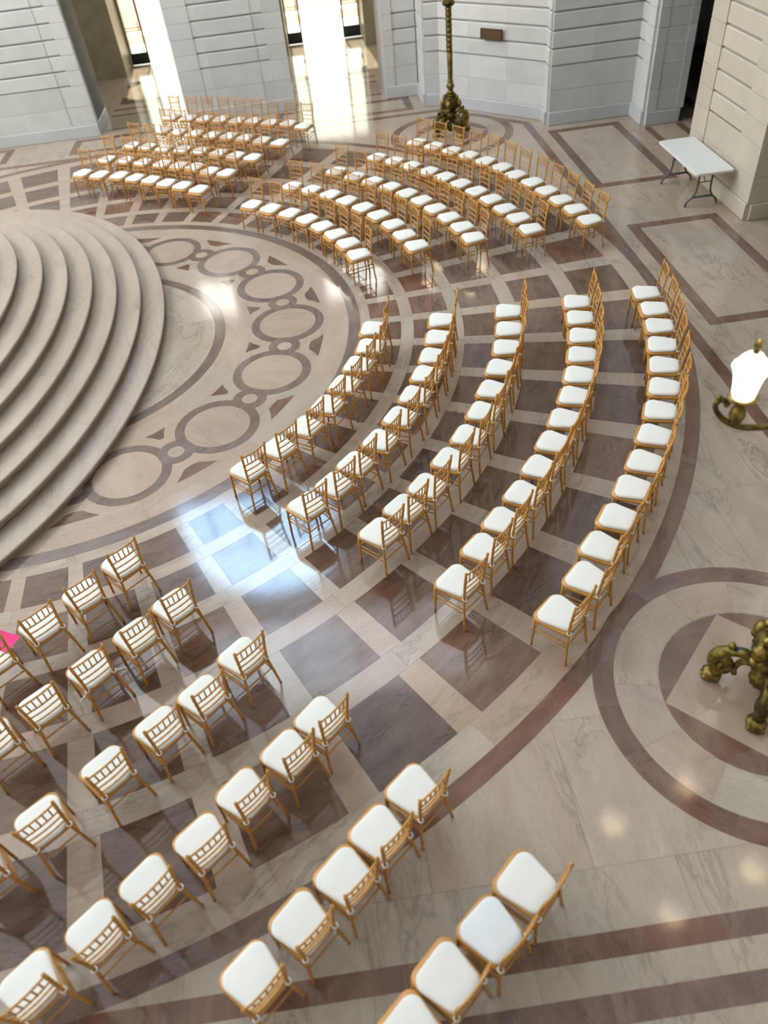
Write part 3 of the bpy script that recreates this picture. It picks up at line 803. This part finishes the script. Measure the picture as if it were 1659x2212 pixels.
L_ROWS = [
    [(-0.845,7.334,236.0),(-0.399,7.065,236.0),(0.089,6.835,236.0),(0.490,6.560,236.0),(0.882,6.286,236.0),(1.258,5.965,236.0),(1.639,5.675,236.0),(2.025,5.328,236.0)],
    [(-0.389,8.090,236.0),(0.105,7.847,236.0),(0.549,7.533,236.0),(1.048,7.233,236.0),(1.452,6.982,236.0),(1.837,6.741,236.0),(2.212,6.357,236.0),(2.599,6.084,236.0)],
    [(0.124,8.882,236.0),(0.543,8.607,236.0),(0.985,8.308,236.0),(1.462,8.063,236.0),(1.904,7.791,236.0),(2.357,7.473,236.0),(2.779,7.142,236.0),(3.192,6.855,236.0)],
    [(0.828,9.731,236.0),(1.248,9.440,236.0),(1.713,9.144,236.0),(2.145,8.852,236.0),(2.572,8.586,236.0),(2.970,8.289,236.0),(3.398,7.960,236.0),(3.827,7.615,236.0)],
    [(0.973,10.766,236.0),(1.452,10.515,236.0),(1.882,10.264,236.0),(2.328,10.037,236.0),(2.755,9.736,236.0),(3.176,9.529,236.0),(3.607,9.215,236.0),(4.064,8.954,236.0),(4.446,8.597,236.0)],
]
B_ROWS = [
    [(1.808,-5.595,130.0),(1.441,-5.990,130.0),(1.047,-6.326,130.0),(0.637,-6.678,130.0)],
    [(2.454,-6.320,130.0),(2.093,-6.653,130.0),(1.677,-6.987,130.0),(1.273,-7.324,130.0),(0.877,-7.633,130.0)],
    [(3.195,-7.108,130.0),(2.825,-7.488,130.0),(2.442,-7.771,130.0),(2.008,-8.113,130.0),(1.513,-8.484,130.0),(1.068,-8.820,130.0)],
    [(3.928,-7.924,130.0),(3.619,-8.209,130.0),(3.236,-8.521,130.0),(2.903,-8.873,130.0),(2.500,-9.154,130.0),(2.128,-9.443,130.0),(1.696,-9.733,130.0)],
    [(4.672,-8.725,130.0),(4.335,-9.028,130.0),(4.038,-9.319,130.0),(3.687,-9.597,130.0),(3.328,-9.911,130.0)],
    [(5.399,-9.571,130.0),(5.071,-9.854,130.0),(4.702,-10.094,130.0),(4.404,-10.385,130.0)],
]

BLOCKS = (('R', R_ROWS, 'far end', 'right curved block'), ('T', T_ROWS, 'left end', 'upper curved block'),
          ('L', L_ROWS, 'left end', 'block before doorways'), ('B', B_ROWS, 'aisle end', 'near left block'))
GROUPS = {'R': 'chairs of the right curved block', 'T': 'chairs of the upper curved block', 'L': 'chairs of the straight block by the doorways', 'B': 'chairs of the near left block'}
jit = random.Random(3)
Z_STAND = Z_INLAY - 0.0012
for key, rows, end, block in BLOCKS:
    for ri, row in enumerate(rows):
        for si, (x, y, a) in enumerate(row):
            ch = empty('banquet_chair', (x, y, Z_STAND), math.radians(a - 90 + jit.uniform(-2.2, 2.2)))
            tag(ch, 'gold chair with ivory cushion, %s from %s, %s row from steps, %s' % (ORD[si], end, ORD[ri], block), 'chair', GROUPS[key])
            cool = key == 'B' and ri == 5 and si == 1
            if cool: ch['label'] = 'gold chair with cool white cushion, second from aisle end, sixth row, near left block'
            for nm, me, mt in CHAIR:
                o = bpy.data.objects.new(nm, cool_cushion if (cool and nm == 'cushion') else me)
                col.objects.link(o); o.parent = ch
                if nm == 'cushion':                                    # cushions are never placed quite square
                    o.location = (jit.uniform(-.006, .006), jit.uniform(-.010, .006), 0); o.rotation_euler = (0, 0, math.radians(jit.uniform(-3, 3)))

            if key == 'B' and ri == 1 and si == 2:                      # this cushion's ribbon ends hang loose
                for sx in (-1, 1):
                    pts = spline([(sx * .165, -.205, .470), (sx * .205, -.225, .462), (sx * .235, -.215, .440), (sx * .26, -.225, .425)], 4)
                    MB().tube(pts, .006, 6).build('ribbon_tail', 'tie', ch, smooth=True)

# fuchsia sheet lying on a seat at the left edge
n = 6; v = []; f = []
for i in range(n + 1):
    for j in range(n + 1):
        u_, w_ = i / n - .5, j / n - .5
        v.append((u_ * .21, w_ * .28, .004 * math.sin(3 * u_ + 1) + .012 * (w_ * w_) * 2))
m1 = len(v); v += [(x, y, z - .0012) for x, y, z in v]
for i in range(n):
    for j in range(n):
        a = i * (n + 1) + j; f.append((a, a + n + 1, a + n + 2, a + 1)); f.append((m1 + a + 1, m1 + a + n + 2, m1 + a + n + 1, m1 + a))
sh = obj('paper_sheet', mesh_from('paper_sheet', v, f, True), 'paper', None, (0.715, -6.500, .512), math.radians(62))
tag(sh, 'bright fuchsia sheet lying on a chair cushion at the left edge', 'paper')

# ------------------------------------------------------------------ folding table
tb = tag(empty('folding_table', (11.90, 2.88, 0)), 'white plastic folding table with grey steel legs against the pier', 'table')
slab_rounded(seat_outline(.365, .365, .925, .925, .05, .05, 5), [(.02, .700), (.0, .704), (0, .738), (.006, .745), (.012, .746)]).build('table_top', 'plastic', tb)
for sy in (-1, 1):
    y0 = sy * .60
    for sx in (-1, 1):
        pth = spline([(sx * .13, y0, .702), (sx * .13, y0, .45), (sx * .14, y0, .28), (sx * .20, y0, .17), (sx * .28, y0, .10), (sx * .315, y0, .004)], 5)
        MB().tube(pth, .019, 8).build('leg', 'grey_metal', tb, smooth=True)
    MB().tube([(-.20, y0, .17), (.20, y0, .17)], .021).build('crossbar', 'grey_metal', tb, smooth=True)
    MB().tube(spline([(0, y0, .45), (.0, y0 - sy * .15, .58), (0, y0 - sy * .42, .69)], 4), .010).build('brace', 'grey_metal', tb, smooth=True)
    MB().tube([(-.13, y0, .45), (.13, y0, .45)], .010).build('crossbar', 'grey_metal', tb, smooth=True)

# ------------------------------------------------------------------ plaque on the canted wall
pl = tag(empty('wall_plaque', (9.27, 9.14, 1.785), math.radians(-45)), 'dark bronze plaque on the canted wall beside the lamp', 'plaque')
MB().box(-.28, .28, -.012, .03, -.10, .10).build('plate', 'plaque', pl)
for nm, bx in (('frame_bar', (-.295, .295, -.02, .03, .095, .115)), ('frame_bar', (-.295, .295, -.02, .03, -.115, -.095)), ('frame_bar', (-.30, -.28, -.02, .03, -.115, .115)), ('frame_bar', (.28, .30, -.02, .03, -.115, .115))):
    MB().box(*bx).build(nm, 'plaque', pl)

# ------------------------------------------------------------------ bronze floor lamps
def floor_lamp(loc, rot, label):
    t = tag(empty('floor_lamp', (loc[0], loc[1], Z_MED + .0006), math.radians(rot)), label, 'lamp', 'bronze candelabra standing on the corner medallions')
    # urn-shaped body with hanging acorn
    MB().lathe([(.02, .06), (.07, .075), (.11, .13), (.12, .20), (.10, .26), (.05, .30), (.06, .34), (.12, .38), (.15, .43), (.13, .47), (.10, .50), (.12, .54), (.17, .60), (.20, .68), (.19, .76), (.15, .83), (.12, .87), (.14, .89), (.09, .92)], 24, flute=.05, flutes=12).build('urn', 'bronze', t, smooth=True)
    MB().lathe([(.06, .915), (.09, .94), (.07, .97), (.055, 1.00), (.085, 1.04), (.10, 1.08), (.075, 1.13), (.055, 1.16), (.075, 1.18), (.06, 1.21), (.058, 1.24), (.066, 1.6), (.064, 1.78)], 16).build('stem', 'bronze', t, smooth=True)
    for k in range(4):
        aa = PI / 4 + PI / 2 * k; mk = MB()
        mk.ball((.20 * math.cos(aa), .20 * math.sin(aa), .70), .07, 10, 7, (1, 1, 1.5)); mk.ball((.235 * math.cos(aa), .235 * math.sin(aa), .60), .045, 8, 6)
        mk.ball((.15 * math.cos(aa), .15 * math.sin(aa), .84), .05, 8, 6)
        mk.build('urn_mask', 'bronze', t, smooth=True)
    lf = MB()
    for k in range(9): lf.lathe([(.060, 1.78 + k * .1), (.070, 1.82 + k * .1), (.068, 1.85 + k * .1), (.060, 1.88 + k * .1)], 15, flute=.14, flutes=5)
    lf.build('foliate_shaft', 'bronze', t, smooth=True)
    MB().lathe([(.06, 2.68), (.11, 2.70), (.15, 2.74), (.12, 2.80), (.07, 2.84), (.10, 2.92), (.13, 3.0), (.08, 3.10), (.05, 3.2), (.045, 3.5), (.10, 3.58), (.11, 3.62), (.06, 3.66)], 18).build('crown', 'bronze', t, smooth=True)
    for k in range(4):
        a = PI / 2 * k
        ca, sa = math.cos(a), math.sin(a)
        R = lambda x, y, z: (x * ca - y * sa, x * sa + y * ca, z)
        leg = MB()
        pth = spline([R(.10, 0, .36), R(.20, 0, .47), R(.32, 0, .46), (R(.42, 0, .40)), R(.455, 0, .28), R(.42, 0, .17), R(.40, 0, .10)], 5)
        leg.tube(pth, resample_radii([.055, .05, .048, .062, .055, .05, .065], len(pth)), 10)
        cur = spline([R(.44, 0, .36), R(.36, 0, .33), R(.31, 0, .25), R(.33, 0, .17), R(.38, 0, .17), R(.385, 0, .23), R(.35, 0, .25)], 4)
        leg.tube(cur, resample_radii([.04, .05, .055, .05, .045, .04, .03], len(cur)), 8)
        sc2 = spline([R(.12, 0, .34), R(.19, 0, .36), R(.24, 0, .30), R(.25, 0, .20), R(.24, 0, .14)], 4)
        leg.tube(sc2, resample_radii([.03, .035, .03, .025, .03], len(sc2)), 8)
        lo = leg.build('leg', 'bronze', t, smooth=True)
        paw = MB(); paw.ball(R(.42, 0, .06), .095, 12, 7, (1, 1, .72))
        for s in (-1.5, -.5, .5, 1.5):
            paw.ball(R(.42 + .075 - .012 * abs(s), s * .036, .038), .032, 8, 6, (1, 1, 1.1))
        paw.build('paw_foot', 'bronze', lo, smooth=True)
        MB().ball(R(.34, 0, .535), .036, 10, 7, (1, 1, 1.25)).build('ball_knob', 'bronze', lo, smooth=True)
        MB().tube([R(.20, 0, .50), R(.31, 0, .50)], .026, 8).build('enamel_inlay', 'verdigris', lo, smooth=True)
        # arm with its lit globe
        arm = MB(); sw = .14
        p = spline([R(.08, 0, 2.90), R(.25, 0, 3.06), R(.45, 0, 3.10), R(.64, 0, 3.03), R(.82, 0, 2.985), R(.96, 0, 3.03), R(1.03, .0, 3.13), R(.99, 0, 3.19), R(.95, 0, 3.15)], 5)
        arm.tube(p, resample_radii([.03, .028, .026, .024, .024, .022, .02, .018, .024], len(p)), 8)
        arm.ball(R(1.02, 0, 3.20), .024, 8, 6)
        ao = arm.build('arm', 'bronze', t, smooth=True)
        gx = .875
        c = R(gx, 0, 0)
        MB().lathe([(.018, 3.00), (.04, 3.03), (.058, 3.08), (.05, 3.13), (.032, 3.16), (.04, 3.19), (.085, 3.215), (.102, 3.235), (.098, 3.25), (.07, 3.24)], 16, (c[0], c[1], 0)).build('cup', 'bronze', ao, smooth=True)
        MB().lathe([(.066, 3.24), (.076, 3.26), (.082, 3.33), (.094, 3.40), (.110, 3.455), (.120, 3.47), (.121, 3.485), (.112, 3.49)], 24, (c[0], c[1], 0), flute=.02, flutes=12).build('globe', 'globe', ao, smooth=True)
        MB().lathe([(.110, 3.488), (.106, 3.505), (.090, 3.535), (.066, 3.56), (.060, 3.565), (.056, 3.575), (.024, 3.59)], 24, (c[0], c[1], 0), flute=.03, flutes=8).build('globe_lid', 'globe_lid', ao, smooth=True)
        MB().lathe([(.014, 3.585), (.022, 3.60), (.012, 3.615), (.026, 3.645), (.020, 3.67), (.006, 3.695)], 10, (c[0], c[1], 0)).build('finial', 'bronze', ao, smooth=True)
        ld = bpy.data.lights.new('globe_light', 'POINT'); ld.energy = 7; ld.color = (1.0, .72, .42); ld.shadow_soft_size = .15
        lo_ = bpy.data.objects.new('globe_light', ld); col.objects.link(lo_); lo_.location = (c[0], c[1], 3.80); lo_.parent = t
    return t
floor_lamp((8.05, -8.02), 151, 'near bronze floor lamp cut by the right edge, one glowing globe showing')
floor_lamp((8.05, 8.05), 20, 'far bronze floor lamp on clawed legs before the canted wall')
